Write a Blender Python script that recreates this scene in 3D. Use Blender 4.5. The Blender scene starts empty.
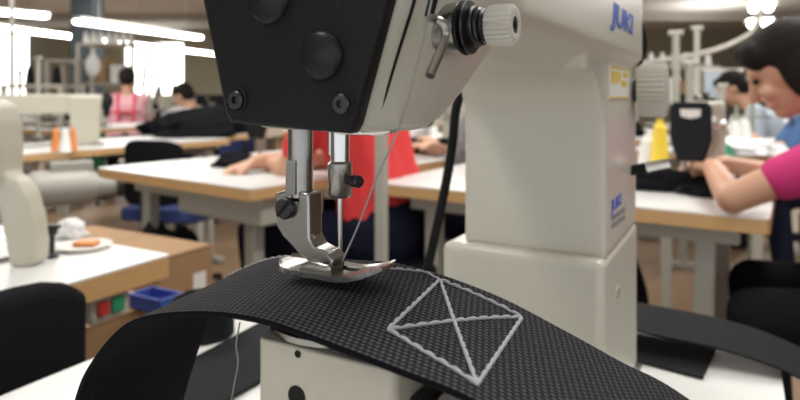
import bpy, bmesh, math, random
from mathutils import Vector, Matrix, noise
random.seed(7)
R = math.radians
scn = bpy.context.scene
COL = scn.collection
CZ = 1.0265                      # camera height
TZ = 0.78                        # table tops
F, HY = 620.0, 95.0
TH = R(28.7)                     # the workshop rows run at this angle
U = Vector((math.sin(TH), math.cos(TH), 0)); V = Vector((math.cos(TH), -math.sin(TH), 0))

def P(px, py, Y):                # a place in the room from where it shows and how far off it is
    return Vector(((px-400)/F*Y, Y, CZ-(py-HY)/F*Y))

# ------------------------------------------------------------------ materials
def mat(name, col, rough=.5, metal=0., bump=0., bscale=80., vary=0., spec=.5, emit=0., coat=0.):
    m = bpy.data.materials.new(name); m.use_nodes = True
    nt = m.node_tree; b = nt.nodes['Principled BSDF']
    c = (*col, 1)
    b.inputs['Base Color'].default_value = c
    b.inputs['Roughness'].default_value = rough
    b.inputs['Metallic'].default_value = metal
    b.inputs['Specular IOR Level'].default_value = spec
    b.inputs['Coat Weight'].default_value = coat
    if emit:
        b.inputs['Emission Color'].default_value = c
        b.inputs['Emission Strength'].default_value = emit
    if bump or vary:
        tc = nt.nodes.new('ShaderNodeTexCoord')
        n = nt.nodes.new('ShaderNodeTexNoise'); n.inputs['Scale'].default_value = bscale; n.inputs['Detail'].default_value = 4
        nt.links.new(tc.outputs['Object'], n.inputs['Vector'])
        if bump:
            bp = nt.nodes.new('ShaderNodeBump'); bp.inputs['Strength'].default_value = bump; bp.inputs['Distance'].default_value = .002
            nt.links.new(n.outputs['Fac'], bp.inputs['Height']); nt.links.new(bp.outputs['Normal'], b.inputs['Normal'])
        if vary:
            mx = nt.nodes.new('ShaderNodeMix'); mx.data_type = 'RGBA'
            mx.inputs['A'].default_value = tuple(max(0, x*(1-vary)) for x in col)+(1,)
            mx.inputs['B'].default_value = tuple(min(1, x*(1+vary)) for x in col)+(1,)
            nt.links.new(n.outputs['Fac'], mx.inputs['Factor']); nt.links.new(mx.outputs['Result'], b.inputs['Base Color'])
    return m

def wood_mat(name, a, b_, scale=30):
    m = mat(name, a, .5)
    nt = m.node_tree; b = nt.nodes['Principled BSDF']
    tc = nt.nodes.new('ShaderNodeTexCoord'); mp = nt.nodes.new('ShaderNodeMapping')
    mp.inputs['Scale'].default_value = (1, 1, 12)
    n = nt.nodes.new('ShaderNodeTexNoise'); n.inputs['Scale'].default_value = scale; n.inputs['Detail'].default_value = 5
    mx = nt.nodes.new('ShaderNodeMix'); mx.data_type = 'RGBA'
    mx.inputs['A'].default_value = (*a, 1); mx.inputs['B'].default_value = (*b_, 1)
    nt.links.new(tc.outputs['Object'], mp.inputs['Vector']); nt.links.new(mp.outputs['Vector'], n.inputs['Vector'])
    nt.links.new(n.outputs['Fac'], mx.inputs['Factor']); nt.links.new(mx.outputs['Result'], b.inputs['Base Color'])
    return m

def weave_mat(name, dark, light, pu=.0023, pv=.0020):
    m = mat(name, dark, .8, spec=.08)
    nt = m.node_tree; b = nt.nodes['Principled BSDF']; L = nt.links.new
    uv = nt.nodes.new('ShaderNodeUVMap'); sp = nt.nodes.new('ShaderNodeSeparateXYZ'); L(uv.outputs['UV'], sp.inputs['Vector'])
    def mth(op, a, c=None):
        n = nt.nodes.new('ShaderNodeMath'); n.operation = op
        for i, x in enumerate((a, c)):
            if x is None: continue
            if isinstance(x, (int, float)): n.inputs[i].default_value = x
            else: L(x, n.inputs[i])
        return n.outputs[0]
    vr = mth('DIVIDE', sp.outputs['Y'], pv)
    row = mth('FLOOR', vr)
    sv = mth('ABSOLUTE', mth('SINE', mth('MULTIPLY', vr, math.pi)))
    uu = mth('MULTIPLY', mth('DIVIDE', sp.outputs['X'], pu), 2*math.pi)
    su = mth('ADD', mth('MULTIPLY', mth('SINE', mth('ADD', uu, mth('MULTIPLY', row, math.pi*.55))), .5), .5)
    h = mth('MULTIPLY', mth('POWER', sv, 1.3), mth('ADD', mth('MULTIPLY', su, .62), .38))
    tc = nt.nodes.new('ShaderNodeTexCoord'); n = nt.nodes.new('ShaderNodeTexNoise'); n.inputs['Scale'].default_value = 900
    L(tc.outputs['Object'], n.inputs['Vector'])
    hh = mth('MULTIPLY', mth('POWER', h, 1.6), mth('ADD', mth('MULTIPLY', n.outputs['Fac'], 1.2), .3))
    mx = nt.nodes.new('ShaderNodeMix'); mx.data_type = 'RGBA'
    mx.inputs['A'].default_value = (*dark, 1); mx.inputs['B'].default_value = (*light, 1)
    L(hh, mx.inputs['Factor']); L(mx.outputs['Result'], b.inputs['Base Color'])
    bp = nt.nodes.new('ShaderNodeBump'); bp.inputs['Strength'].default_value = .8; bp.inputs['Distance'].default_value = .0006
    L(h, bp.inputs['Height']); L(bp.outputs['Normal'], b.inputs['Normal'])
    return m

M = dict(
 beige=mat('cream_enamel', (.60, .575, .49), .32, bump=.05, bscale=400, vary=.04),
 beige2=mat('aged_cream_enamel', (.50, .47, .385), .42, bump=.05, bscale=200, vary=.06),
 black=mat('black_crackle_paint', (.008, .009, .010), .45, bump=.28, bscale=1400, spec=.22),
 blackgloss=mat('black_rubber_plug', (.011, .011, .012), .36, spec=.3, bump=.1, bscale=300),
 dark=mat('dark_plastic', (.010, .011, .013), .6, spec=.15),
 cloth=mat('black_upholstery', (.010, .010, .012), .95, spec=.05, bump=.2, bscale=300),
 steel=mat('polished_steel', (.38, .37, .35), .27, 1., bump=.05, bscale=500),
 chrome=mat('chrome', (.72, .71, .70), .16, 1.),
 darksteel=mat('blackened_steel', (.06, .06, .065), .35, .8),
 hole=mat('dark_bore', (.004, .004, .004), .9),
 knob=mat('grey_plastic', (.60, .57, .50), .5),
 thread=mat('grey_thread', (.42, .42, .43), .8, bump=.3, bscale=2500),
 blue=mat('blue_ink', (.035, .10, .48), .5),
 yellow=mat('yellow_ink', (.75, .50, .03), .5),
 paper=mat('white_paper', (.75, .73, .68), .7),
 grey=mat('grey_ink', (.20, .20, .24), .6),
 white=mat('white_laminate', (.70, .70, .68), .35, vary=.03, bscale=6),
 wood=wood_mat('plywood_edge', (.52, .30, .12), (.62, .39, .18)),
 frame=mat('grey_beige_frame', (.42, .41, .35), .5),
 weave=weave_mat('black_webbing', (.004, .004, .006), (.115, .115, .125)),
 weave_shaded=weave_mat('black_webbing_underside_shaded', (.003, .003, .004), (.016, .016, .018)),  # same webbing, with the underside's shade put into darker colours
 webback=mat('black_webbing_back', (.007, .007, .008), .85, bump=.4, bscale=700, spec=.2),
 tail=mat('smooth_black_webbing', (.012, .013, .015), .8, bump=.3, bscale=500, spec=.12),
 fabric=mat('black_fabric', (.010, .010, .012), .95, bump=.4, bscale=60, spec=.06),
 wfabric=mat('white_fabric', (.78, .77, .76), .9, bump=.3, bscale=40),
 navy=mat('navy_fabric', (.012, .014, .028), .95, spec=.06),
 skin=mat('skin', (.56, .31, .20), .5),
 hair=mat('dark_hair', (.012, .009, .007), .7, bump=.5, bscale=200, spec=.15),
 red=mat('red_fabric', (.62, .035, .035), .85),
 magenta=mat('raspberry_fabric', (.56, .03, .17), .85),
 pink=mat('pink_fabric', (.80, .42, .47), .85),
 redpink=mat('coral_strap', (.72, .10, .14), .85),
 lblue=mat('pale_blue_fabric', (.50, .58, .66), .85),
 mblue=mat('blue_fabric', (.06, .13, .28), .85),
 pattern=mat('grey_patterned_fabric', (.22, .22, .24), .85, vary=.8, bscale=70),
 purple=mat('purple_fabric', (.10, .05, .32), .85),
 card=mat('cardboard', (.33, .20, .10), .8, vary=.08, bscale=10),
 bluep=mat('blue_plastic', (.04, .08, .35), .5),
 bluedark=mat('blue_upholstery', (.025, .045, .16), .85),
 green=mat('green_plastic', (.02, .25, .12), .5),
 redp=mat('red_plastic', (.45, .03, .03), .4),
 orange=mat('orange_plastic', (.72, .25, .06), .5),
 yarn=mat('yellow_thread', (.85, .62, .06), .8),
 wcone=mat('white_thread', (.78, .77, .74), .8),
 motor=mat('grey_motor_paint', (.36, .35, .31), .45),
 lamp=mat('fluorescent_tube', (1, .98, .94), .5, emit=9.),
 pane=mat('bright_window_pane', (1, .99, .95), .5, emit=2.6),
 wall=mat('khaki_wall_paint', (.34, .31, .23), .8, vary=.08, bscale=1.2),
 ceil=mat('grey_ceiling_paint', (.74, .72, .68), .85, vary=.05, bscale=.8),
 floor=wood_mat('brown_floor', (.20, .125, .07), (.27, .175, .10), 3),
 slate=mat('slate_blue_paint', (.045, .055, .062), .8, spec=.1),
 beam=mat('pale_beam_paint', (.45, .42, .36), .7),
 clear=mat('glossy_black_cable', (.008, .008, .009), .45, spec=.15),
)

# ------------------------------------------------------------------ mesh building
class MB:
    def __init__(s): s.bm = bmesh.new()
    def add(s, verts, faces):
        vs = [s.bm.verts.new(v) for v in verts]
        for f in faces:
            try: s.bm.faces.new([vs[i] for i in f])
            except ValueError: pass
        return s
    def box(s, c, d, rot=None):
        c = Vector(c); q = []
        for x in (-1, 1):
            for y in (-1, 1):
                for z in (-1, 1):
                    v = Vector((x*d[0]/2, y*d[1]/2, z*d[2]/2))
                    q.append(c+(rot @ v if rot else v))
        return s.add(q, [(0,1,3,2),(4,6,7,5),(0,4,5,1),(2,3,7,6),(0,2,6,4),(1,5,7,3)])
    def bx(s, x0, x1, y0, y1, z0, z1):
        return s.box(((x0+x1)/2,(y0+y1)/2,(z0+z1)/2),(abs(x1-x0),abs(y1-y0),abs(z1-z0)))
    def loft(s, rings, cap=True, closed=True):
        n = len(rings[0]); vs = [v for r in rings for v in r]; fs = []
        for i in range(len(rings)-1):
            for k in range(n if closed else n-1):
                a, b = i*n+k, i*n+(k+1) % n
                fs.append((a, b, b+n, a+n))
        if cap:
            fs.append(tuple(range(n-1, -1, -1))); fs.append(tuple(range((len(rings)-1)*n, len(rings)*n)))
        return s.add(vs, fs)
    def tube(s, pts, r, seg=8, cap=True):
        pts = [Vector(p) for p in pts]; rr = r if isinstance(r, (list, tuple)) else [r]*len(pts)
        rings = []; prev = None
        for i, p in enumerate(pts):
            t = (pts[min(i+1, len(pts)-1)]-pts[max(i-1, 0)]).normalized()
            if prev is None:
                a = t.cross(Vector((0,0,1)) if abs(t.z) < .9 else Vector((1,0,0))).normalized()
            else:
                a = (prev-t*prev.dot(t)).normalized()
            b = t.cross(a); prev = a
            rings.append([p+(a*math.cos(2*math.pi*k/seg)+b*math.sin(2*math.pi*k/seg))*rr[i] for k in range(seg)])
        return s.loft(rings, cap)
    def lathe(s, c, axis, prof, seg=24, rib=0):       # prof: (distance along axis, radius)
        c = Vector(c); t = Vector(axis).normalized()
        a = t.cross(Vector((0,0,1)) if abs(t.z) < .9 else Vector((1,0,0))).normalized(); b = t.cross(a)
        rings = []
        for d, r in prof:
            ring = []
            for k in range(seg):
                q = r*(1-(rib if k % 2 else 0)) if r > .0001 else .0001
                an = 2*math.pi*k/seg
                ring.append(c+t*d+(a*math.cos(an)+b*math.sin(an))*q)
            rings.append(ring)
        return s.loft(rings)
    def prism(s, poly, axis, lo, hi):                  # poly in the two other axes
        rings = []
        for w in (lo, hi):
            ring = []
            for p, q in poly:
                ring.append({'x': (w,p,q), 'y': (p,w,q), 'z': (p,q,w)}[axis])
            rings.append(ring)
        return s.loft(rings)
    def ell(s, c, r, seg=16, rot=None):
        m = Matrix.LocRotScale(Vector(c), rot.to_quaternion() if rot else None, Vector(r))
        bmesh.ops.create_uvsphere(s.bm, u_segments=seg, v_segments=max(6, seg//2), radius=1, matrix=m)
        return s
    def cap(s, p, q, r0, r1=None, seg=14):             # tapered capsule
        r1 = r0 if r1 is None else r1
        p, q = Vector(p), Vector(q)
        s.ell(p, (r0,)*3, seg); s.ell(q, (r1,)*3, seg)
        if (q-p).length > 1e-5: s.tube([p, q], [r0, r1], seg)
        return s
    def build(s, name, m, parent=None, bevel=0., sharp=35, segs=2, remesh=0., smooth=0, sub=0):
        bmesh.ops.recalc_face_normals(s.bm, faces=s.bm.faces)
        me = bpy.data.meshes.new(name); s.bm.to_mesh(me); s.bm.free()
        o = bpy.data.objects.new(name, me); COL.objects.link(o)
        if remesh:
            md = o.modifiers.new('r', 'REMESH'); md.mode = 'VOXEL'; md.voxel_size = remesh
            if smooth:
                sm = o.modifiers.new('s', 'SMOOTH'); sm.factor = .5; sm.iterations = smooth
            dg = bpy.context.evaluated_depsgraph_get(); dg.update()
            nm = bpy.data.meshes.new_from_object(o.evaluated_get(dg)); o.modifiers.clear()
            nm.name = name; o.data = nm; me = nm
        me.materials.clear(); me.materials.append(m)
        for p in me.polygons: p.use_smooth = True
        if not remesh and sharp < 180: me.set_sharp_from_angle(angle=R(sharp))
        if bevel:
            b = o.modifiers.new('bevel', 'BEVEL'); b.width = bevel; b.segments = segs; b.limit_method = 'ANGLE'; b.angle_limit = R(35); b.harden_normals = False
        if sub:
            b = o.modifiers.new('sub', 'SUBSURF'); b.levels = sub; b.render_levels = sub
        if parent: o.parent = parent
        return o

def tag(o, label=None, cat=None, group=None, kind=None):
    if label: o['label'] = label
    if cat: o['category'] = cat
    if group: o['group'] = group
    if kind: o['kind'] = kind
    return o

def empty(name, loc, rz=0, label=None, cat=None, group=None):
    o = bpy.data.objects.new(name, None); COL.objects.link(o); o.empty_display_size = .05
    o.location = loc; o.rotation_euler = (0, 0, rz)
    return tag(o, label, cat, group)

def kids(o): return [c for c in bpy.data.objects if c.parent == o]
def dup(root, loc, rz, label, group=None, s=None, remat=None):
    r = root.copy(); COL.objects.link(r); r.location = loc; r.rotation_euler = (0, 0, rz); r['label'] = label
    if group: r['group'] = group
    if s: r.scale = (s,)*3 if not isinstance(s, tuple) else s
    def cp(o, par):
        for ch in kids(o):
            c = ch.copy(); COL.objects.link(c); c.parent = par
            if remat and ch.name.split('.')[0] in remat:
                c.data = ch.data.copy(); c.data.materials.clear(); c.data.materials.append(remat[ch.name.split('.')[0]])
            cp(ch, c)
    cp(root, r)
    return r

def cr(pts, n):                       # smooth curve through points, n samples, even by length
    pts = [Vector(p) for p in pts]; out = []
    ext = [pts[0]*2-pts[1]]+pts+[pts[-1]*2-pts[-2]]
    for i in range(1, len(ext)-2):
        p0, p1, p2, p3 = ext[i-1:i+3]
        for k in range(24):
            t = k/24
            out.append(.5*((2*p1)+(p2-p0)*t+(2*p0-5*p1+4*p2-p3)*t*t+(3*p1-p0-3*p2+p3)*t**3))
    out.append(pts[-1])
    d = [0]
    for a, b in zip(out, out[1:]): d.append(d[-1]+(b-a).length)
    res = []; j = 0
    for i in range(n):
        s = d[-1]*i/(n-1)
        while j < len(d)-2 and d[j+1] < s: j += 1
        f = (s-d[j])/max(1e-9, d[j+1]-d[j]); res.append(out[j].lerp(out[j+1], min(1, f)))
    return res

def strap(name, near, far, m, parent, th=.0018, n=160, nv=10, uvlen=None):
    """webbing lofted between its two selvedges, with thickness; returns object, surface function"""
    A, B = cr(near, n), cr(far, n)
    def S(i, t): return A[i].lerp(B[i], t)
    bm = bmesh.new(); uvl = bm.loops.layers.uv.new('UVMap')
    L = [0]
    for i in range(1, n): L.append(L[-1]+(S(i, .5)-S(i-1, .5)).length)
    W = (S(n//2, 1)-S(n//2, 0)).length
    def nor(i, t):
        a = S(min(i+1, n-1), t)-S(max(i-1, 0), t); b = S(i, 1)-S(i, 0)
        v = a.cross(b).normalized()
        return v
    top = [[bm.verts.new(S(i, k/nv)) for k in range(nv+1)] for i in range(n)]
    bot = [[bm.verts.new(S(i, k/nv)-nor(i, k/nv)*th) for k in range(nv+1)] for i in range(n)]
    def face(vs, uvs, mi=0):
        f = bm.faces.new(vs); f.smooth = True; f.material_index = mi
        for lp, u in zip(f.loops, uvs): lp[uvl].uv = u
    for i in range(n-1):
        for k in range(nv):
            q = [(L[i], W*k/nv), (L[i+1], W*k/nv), (L[i+1], W*(k+1)/nv), (L[i], W*(k+1)/nv)]
            face([top[i][k], top[i+1][k], top[i+1][k+1], top[i][k+1]], q)
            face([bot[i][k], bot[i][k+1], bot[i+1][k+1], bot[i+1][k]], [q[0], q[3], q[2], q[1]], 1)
        for k in (0, nv):
            q = [(L[i], 0), (L[i+1], 0), (L[i+1], .0002), (L[i], .0002)]
            vs = [top[i][k], bot[i][k], bot[i+1][k], top[i+1][k]]
            face(vs if k == 0 else vs[::-1], [q[0], q[3], q[2], q[1]])
    for i in (0, n-1):
        for k in range(nv):
            vs = [top[i][k], top[i][k+1], bot[i][k+1], bot[i][k]]
            face(vs if i == 0 else vs[::-1], [(L[i], W*k/nv)]*4)
    bmesh.ops.recalc_face_normals(bm, faces=bm.faces)
    me = bpy.data.meshes.new(name); bm.to_mesh(me); bm.free()
    me.materials.append(m); me.materials.append(M['weave_shaded'] if m == M['weave'] else m); me.set_sharp_from_angle(angle=R(50))
    o = bpy.data.objects.new(name, me); COL.objects.link(o)
    if parent: o.parent = parent
    def surf(s, t):                    # s = length fraction 0..1
        x = s*(n-1); i = min(int(x), n-2); f = x-i
        return S(i, t).lerp(S(i+1, t), f), nor(i, t)
    return o, surf

# ------------------------------------------------------------------ THE SEWING MACHINE (local x = towards operator, y = along arm, z from needle plate)
NW = Vector((-.0232, .24, CZ-.0685))
def world(p): return Matrix.Translation(NW) @ Matrix.Rotation(-TH, 4, 'Z') @ Vector(p)
mc = empty('sewing_machine', NW, -TH, 'cream post bed sewing machine with black face plate, sharp in the foreground', 'sewing machine')
TB = -.178                              # table top in machine frame

b = MB()                                 # casting: head, arm, column
b.bx(-.0565, .0530, .256, .402, -.049, .16)
b.prism([(-.0565, .085), (.030, .085), (.0575, .1000), (.0575, .21), (-.0565, .21)], 'y', .045, .41)
for x0_, x1_ in ((-.0565, .0510),):
    b.prism([(.27, .02), (.2565, .02), (.2555, .050), (.2520, .064), (.2440, .0745), (.2300, .0815), (.205, .0850), (.20, .10), (.27, .10)], 'x', x0_, x1_)
def hring(y, bx, bz, mx, mz, tx, dz=0):
    return [Vector((x, y, z)) for x, z in [(-.012, bz), (bx, bz), (mx, mz), (tx, .122), (tx+.001, .21), (-.045, .21), (-.045, .15), (-.024, .099)]]
h0 = hring(-.0368, .0315, .0570, .0462, .0976, .0515)
hm0 = hring(-.022, .0385, .0562, .0490, .0960, .0555)
hm = hring(-.004, .0400, .0560, .0535, .098, .0575)
h2 = hring(.012, .0400, .061, .0535, .098, .0575)
h3 = hring(.055, .0400, .091, .0555, .106, .0575)
b.loft([h0, hm0, hm, h2, h3])
b.build('body', M['beige'], mc, remesh=.0022, smooth=16)
b = MB(); b.bx(-.070, .0535, .244, .404, TB, -.047)
b.build('pedestal', M['beige'], mc, bevel=.006, segs=4)
b = MB(); b.bx(-.075, .058, -.06, .42, TB-.02, TB+.0025); b.build('bed_plate', M['steel'], mc, bevel=.001)

# face plate with its slanted operator-side flank
def fpx(px, py, y=-.0430):              # a point on the face plate's plane from where it shows
    o = Vector((.1356, -.1994, .0685)); r = Vector(((px-400)/F, 1, -(py-HY)/F))
    d = Vector((r.x*math.cos(TH)-r.y*math.sin(TH), r.x*math.sin(TH)+r.y*math.cos(TH), r.z))
    return o+d*((y-o.y)/d.y)
def fplate(y, pix, tops):
    q = [fpx(px, py, y) for px, py in pix]
    return q+[Vector((x, y, z)) for x, z in tops]
front = fplate(-.0430, [(205, 0), (228, 112), (233, 121), (350, 132), (354, 122), (387, 0)], [(.0515, .135), (.053, .212), (-.046, .212), (-.046, .16)])
mid = fplate(-.0415, [(203, 0), (226, 113), (231, 123), (352, 134), (357, 124), (390, 0)], [(.0525, .135), (.0535, .212), (-.047, .212), (-.047, .16)])
back = [Vector((q.x+d, -.0365, q.z)) for q, d in zip(mid, [0, 0, 0, -.0005, -.0005, -.0005, 0, 0, 0, 0])]
b = MB(); b.loft([front, mid, back])
fpl = b.build('face_plate', M['black'], mc, bevel=.0006, segs=2)
for px, py, r in ((323, 56, .0078), (270, -1, .0085)):
    c = fpx(px, py); b = MB()
    b.lathe(c, (0, -1, 0), [(-.001, r), (.0006, r), (.0018, r*.93), (.0025, r*.8), (.0025, 0)], 32); b.build('rubber_plug', M['blackgloss'], fpl)
    b = MB(); b.lathe(c, (0, -1, 0), [(-.002, r*1.10), (.0002, r*1.10), (.0002, r*1.0), (-.002, r)], 32); b.build('plug_rim', M['hole'], fpl)
for px, py in ((237, 100), (342, 104)):
    c = fpx(px, py); b = MB()
    b.lathe(c, (0, -1, 0), [(-.002, .0046), (.0003, .0046), (.0003, .0036), (-.001, .0036)], 24); b.build('screw_recess', M['hole'], fpl)
    b = MB(); b.lathe(c, (0, -1, 0), [(-.002, .0031), (.0009, .0031), (.0013, .0026), (.0013, .0013), (.0002, .0012), (.0002, 0)], 6*4)
    b.build('socket_screw', M['darksteel'], fpl)
c = fpx(342, 104)
b = MB(); b.bx(.0225, .0330, -.0432, -.0415, .0690, .0694); b.build('cover_seam', M['hole'], fpl)

# operator side of the head: seam, slot, take-up hook, tension assembly
def op(px, py, x):
    o = Vector((.1356, -.1994, .0685)); r = Vector(((px-400)/F, 1, -(py-HY)/F))
    d = Vector((r.x*math.cos(TH)-r.y*math.sin(TH), r.x*math.sin(TH)+r.y*math.cos(TH), r.z))
    return o+d*((x-o.x)/d.x)
b = MB(); b.tube([(.0348, -.0300, .0605), (.0412, -.0300, .079), (.0477, -.0300, .0967), (.0537, -.0300, .122), (.0546, -.0300, .2)], .0006, 6); b.build('seam', M['hole'], mc)
b = MB(); b.tube([(.0484, -.0215, .0935), (.0500, -.0215, .099), (.0559, -.0215, .122), (.0567, -.0215, .2)], .0019, 8); b.build('lever_slot', M['hole'], mc)
b = MB(); b.tube(cr([op(431, 18, .053), op(437, 20, .058), op(444, 25, .060), op(445, 36, .060), op(440, 52, .060), op(433, 68, .060), op(430, 76, .060)], 24), [.0014]*24, 10)
b.build('take_up_hook', M['steel'], mc)
tc = op(460, 28, .0545)
ax = Vector((1, 0, 0))
b = MB(); b.lathe(tc, ax, [(-.010, .0084), (.0005, .0084), (.0012, .0076), (.0012, 0)], 36); b.build('tension_base', M['steel'], mc)
b = MB(); b.lathe(tc, ax, [(.001, .0040), (.0015, .0090), (.0021, .0092), (.0026, .0060), (.0030, .0060), (.0036, .0090), (.0041, .0088), (.0044, .0055), (.006, .0055), (.006, 0)], 36); b.build('tension_disc', M['darksteel'], mc)
b = MB()
sp = []
for k in range(90):
    a = k/90*2*math.pi*3.2; sp.append(tc+Vector((.005+.0050*k/90, math.cos(a)*(.0066-.002*k/90), math.sin(a)*(.0066-.002*k/90))))
b.tube(sp, .0007, 6); b.build('tension_spring', M['darksteel'], mc)
b = MB(); b.lathe(tc, ax, [(.004, .0032), (.0135, .0032), (.0135, .0022)], 16); b.build('tension_stud', M['dark'], mc)
b = MB(); b.lathe(tc, ax, [(.0100, .0050), (.0103, .0064), (.0112, .0068), (.0178, .0068), (.0190, .0061), (.0192, .0045), (.0190, .0030), (.0165, .0027), (.0165, 0)], 52, rib=.10)
kn = b.build('tension_knob', M['knob'], mc, sharp=50)
b = MB(); b.lathe(tc, ax, [(.016, .0028), (.0188, .0027), (.0188, .0013), (.017, .0011), (.017, 0)], 20); b.build('knob_core', M['darksteel'], kn)

# stitch length dial, reverse lever
dc = Vector((.0535, .385, .0725))
b = MB(); b.lathe(dc, ax, [(-.004, .010), (.006, .010), (.006, 0)], 24); b.build('dial_stem', M['darksteel'], mc)
b = MB(); b.lathe(dc, ax, [(.004, .019), (.0045, .0225), (.007, .0235), (.024, .0235), (.0268, .0220), (.0275, .018), (.0275, 0)], 64, rib=.10); b.build('stitch_dial', M['knob'], mc, sharp=50)
b = MB(); b.tube([(.046, .372, .0010), (.066, .372, .006)], [.0042, .0046], 14); lv = b.build('reverse_lever', M['dark'], mc)
b = MB(); b.tube([(.0655, .372, .0059), (.084, .372, .0108)], [.0048, .0040], 14); b.build('lever_grip', M['chrome'], lv)
b = MB(); b.tube(cr([(.050, .412, .15), (.056, .416, .128), (.057, .418, .112), (.052, .416, .095)], 12), .0032, 10); b.build('rear_cord', M['clear'], mc)

# logo and stickers
def text(s, size, m, parent, name, origin, shear=0., bold=.0, sx=1.):
    cu = bpy.data.curves.new(name, 'FONT'); cu.body = s; cu.size = size; cu.shear = shear; cu.offset = bold; cu.extrude = .0002
    t = bpy.data.objects.new(name, cu); COL.objects.link(t)
    dg = bpy.context.evaluated_depsgraph_get(); dg.update()
    me = bpy.data.meshes.new_from_object(t.evaluated_get(dg)); bpy.data.objects.remove(t); bpy.data.curves.remove(cu)
    o = bpy.data.objects.new(name, me); COL.objects.link(o); me.materials.clear(); me.materials.append(m); me.name = name
    o.parent = parent
    o.matrix_local = Matrix.Translation(Vector(origin)) @ Matrix(((0, 0, 1, 0), (1, 0, 0, 0), (0, 1, 0, 0), (0, 0, 0, 1))) @ Matrix.Diagonal((sx, 1, 1, 1))
    return o
text('JUKI', .0215, M['blue'], mc, 'logo', (.0577, .252, .1190), bold=.0008, sx=2.35, shear=.15)
b = MB(); b.bx(.0525, .0534, .266, .355, .0655, .0905); st = b.build('sticker', M['paper'], mc)
b = MB(); b.bx(.0530, .0537, .268, .352, .0660, .0672)
b.bx(.0530, .0537, .268, .353, .0885, .0900)
for y0, y1, z0, z1 in ((.272, .284, .0775, .0865), (.288, .298, .0775, .0865), (.302, .312, .079, .0865), (.316, .345, .076, .080), (.322, .348, .083, .0865)): b.bx(.0530, .0537, y0, y1, z0, z1)
b.build('sticker_print', M['yellow'], st)
text('JUKI', .0115, M['blue'], mc, 'badge', (.0531, .275, -.0175), bold=.0004, sx=2.0)
b = MB()
for y in range(7):
    for k in range(2): b.bx(.0526, .0533, .276+y*.009, .2815+y*.009, -.0245-k*.006-y*.0004, -.0205-k*.006-y*.0004)
b.build('badge_print', M['grey'], mc)
b = MB(); b.lathe((.0535, .30, -.085), ax, [(0, .007), (.0006, .007), (.0006, .0052), (0, .0052)], 24); b.build('cast_ring', M['beige2'], mc)
b = MB(); b.lathe((-.0175, .2445, -.0685), (0, -1, 0), [(0, .0026), (.0003, .0026), (.0003, 0)], 16); b.build('oil_hole', M['hole'], mc)

# bars, needle, foot
b = MB(); b.tube([(-.0168, -.003, .11), (-.0168, -.003, .0285)], .0050, 20); b.build('presser_bar', M['steel'], mc)
b = MB(); b.prism([(-.0195, .043), (-.0150, .043), (-.0150, .030), (-.0200, .0285)], 'y', -.0086, -.0070); b.build('bar_flat', M['steel'], mc)
b = MB(); b.tube([(0, 0, .11), (0, 0, .033)], .0037, 20); b.tube([(-.0048, .001, .11), (-.0048, .001, .045)], .0013, 10); b.build('needle_bar', M['chrome'], mc)
b = MB(); b.lathe((0, 0, .043), (0, 0, -1), [(0, .0038), (.001, .0047), (.013, .0047), (.014, .0040), (.014, 0)], 24); b.build('needle_clamp', M['steel'], mc)
b = MB(); b.lathe((.004, -.001, .036), (.95, -.3, 0), [(0, .0018), (.004, .0018), (.004, .0024), (.007, .0024), (.0075, .002), (.0075, 0)], 16); b.build('clamp_screw', M['darksteel'], mc)
b = MB(); b.tube([(0, 0, .03), (0, 0, .014), (0, 0, .003), (0, 0, -.004)], [.0011, .0010, .0008, .0003], 10); b.build('needle', M['chrome'], mc)
# shank
sh = [(-.0253, .0296), (-.0195, .0315), (-.0178, .0308), (-.0178, .0272), (-.0138, .0272), (-.0138, .0312), (-.0088, .0308), (-.0085, .0142), (-.0060, .0108), (.0000, .0092), (.0026, .0068), (.0019, .0022), (-.0036, .0012), (-.0076, .0042), (-.0138, .0072), (-.0210, .0128), (-.0245, .0165)]
b = MB(); b.prism(sh, 'y', -.0085, .0005); ft = b.build('presser_foot', M['steel'], mc, bevel=.0008)
b = MB(); b.lathe((-.0192, -.0082, .0245), (0, -1, 0), [(0, .0043), (.0022, .0043), (.0028, .0038), (.0028, 0)], 24); fs = b.build('foot_screw', M['darksteel'], ft)
b = MB(); b.box((-.0192, -.0111, .0245), (.0078, .0007, .0011), Matrix.Rotation(R(-48), 3, 'Y')); b.build('screw_slot', M['hole'], fs)
b = MB(); b.lathe((-.0005, -.0083, .0050), (0, -1, 0), [(0, .0012), (.0010, .0012), (.0010, 0)], 12); b.build('hinge_pin', M['darksteel'], ft)
# hinge block behind shank
b = MB(); b.prism([(-.0125, .001), (-.0115, .0042), (-.006, .0056), (.002, .0052), (.0028, .0014)], 'y', -.0100, -.001); b.build('hinge_block', M['steel'], ft, bevel=.0008)
# sole: flat plate with rounded ends, toe turned up
b = MB(); NX, NY = 40, 14; gt = []; gb = []
for i in range(NX+1):
    x = -.0228+.0472*i/NX; s = i/NX
    w = .0100*(1-max(0, (.16-s)/.16)**2.2*.62)*(1-max(0, (s-.72)/.28)**2.2*.50)
    for_z = .0019+(.0052*max(0, (s-.62)/.38)**1.7)+.0022*max(0, (.16-s)/.16)**1.5
    rt = []; rb = []
    for k in range(NY+1):
        t = -1+2*k/NY; y = -.0045+w*t
        rim = .0008*max(0, (abs(t)-.78)/.22)
        rt.append(Vector((x, y, for_z+rim))); rb.append(Vector((x, y, for_z+rim*.5-.0015)))
    gt.append(rt); gb.append(rb)
vs = [v for r in gt for v in r]+[v for r in gb for v in r]; o_ = (NX+1)*(NY+1); fc = []
for i in range(NX):
    for k in range(NY):
        a = i*(NY+1)+k
        fc.append((a, a+1, a+NY+2, a+NY+1)); fc.append((o_+a, o_+a+NY+1, o_+a+NY+2, o_+a+1))
    for k in (0, NY):
        a = i*(NY+1)+k; fc.append((a, a+NY+1, o_+a+NY+1, o_+a))
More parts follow.
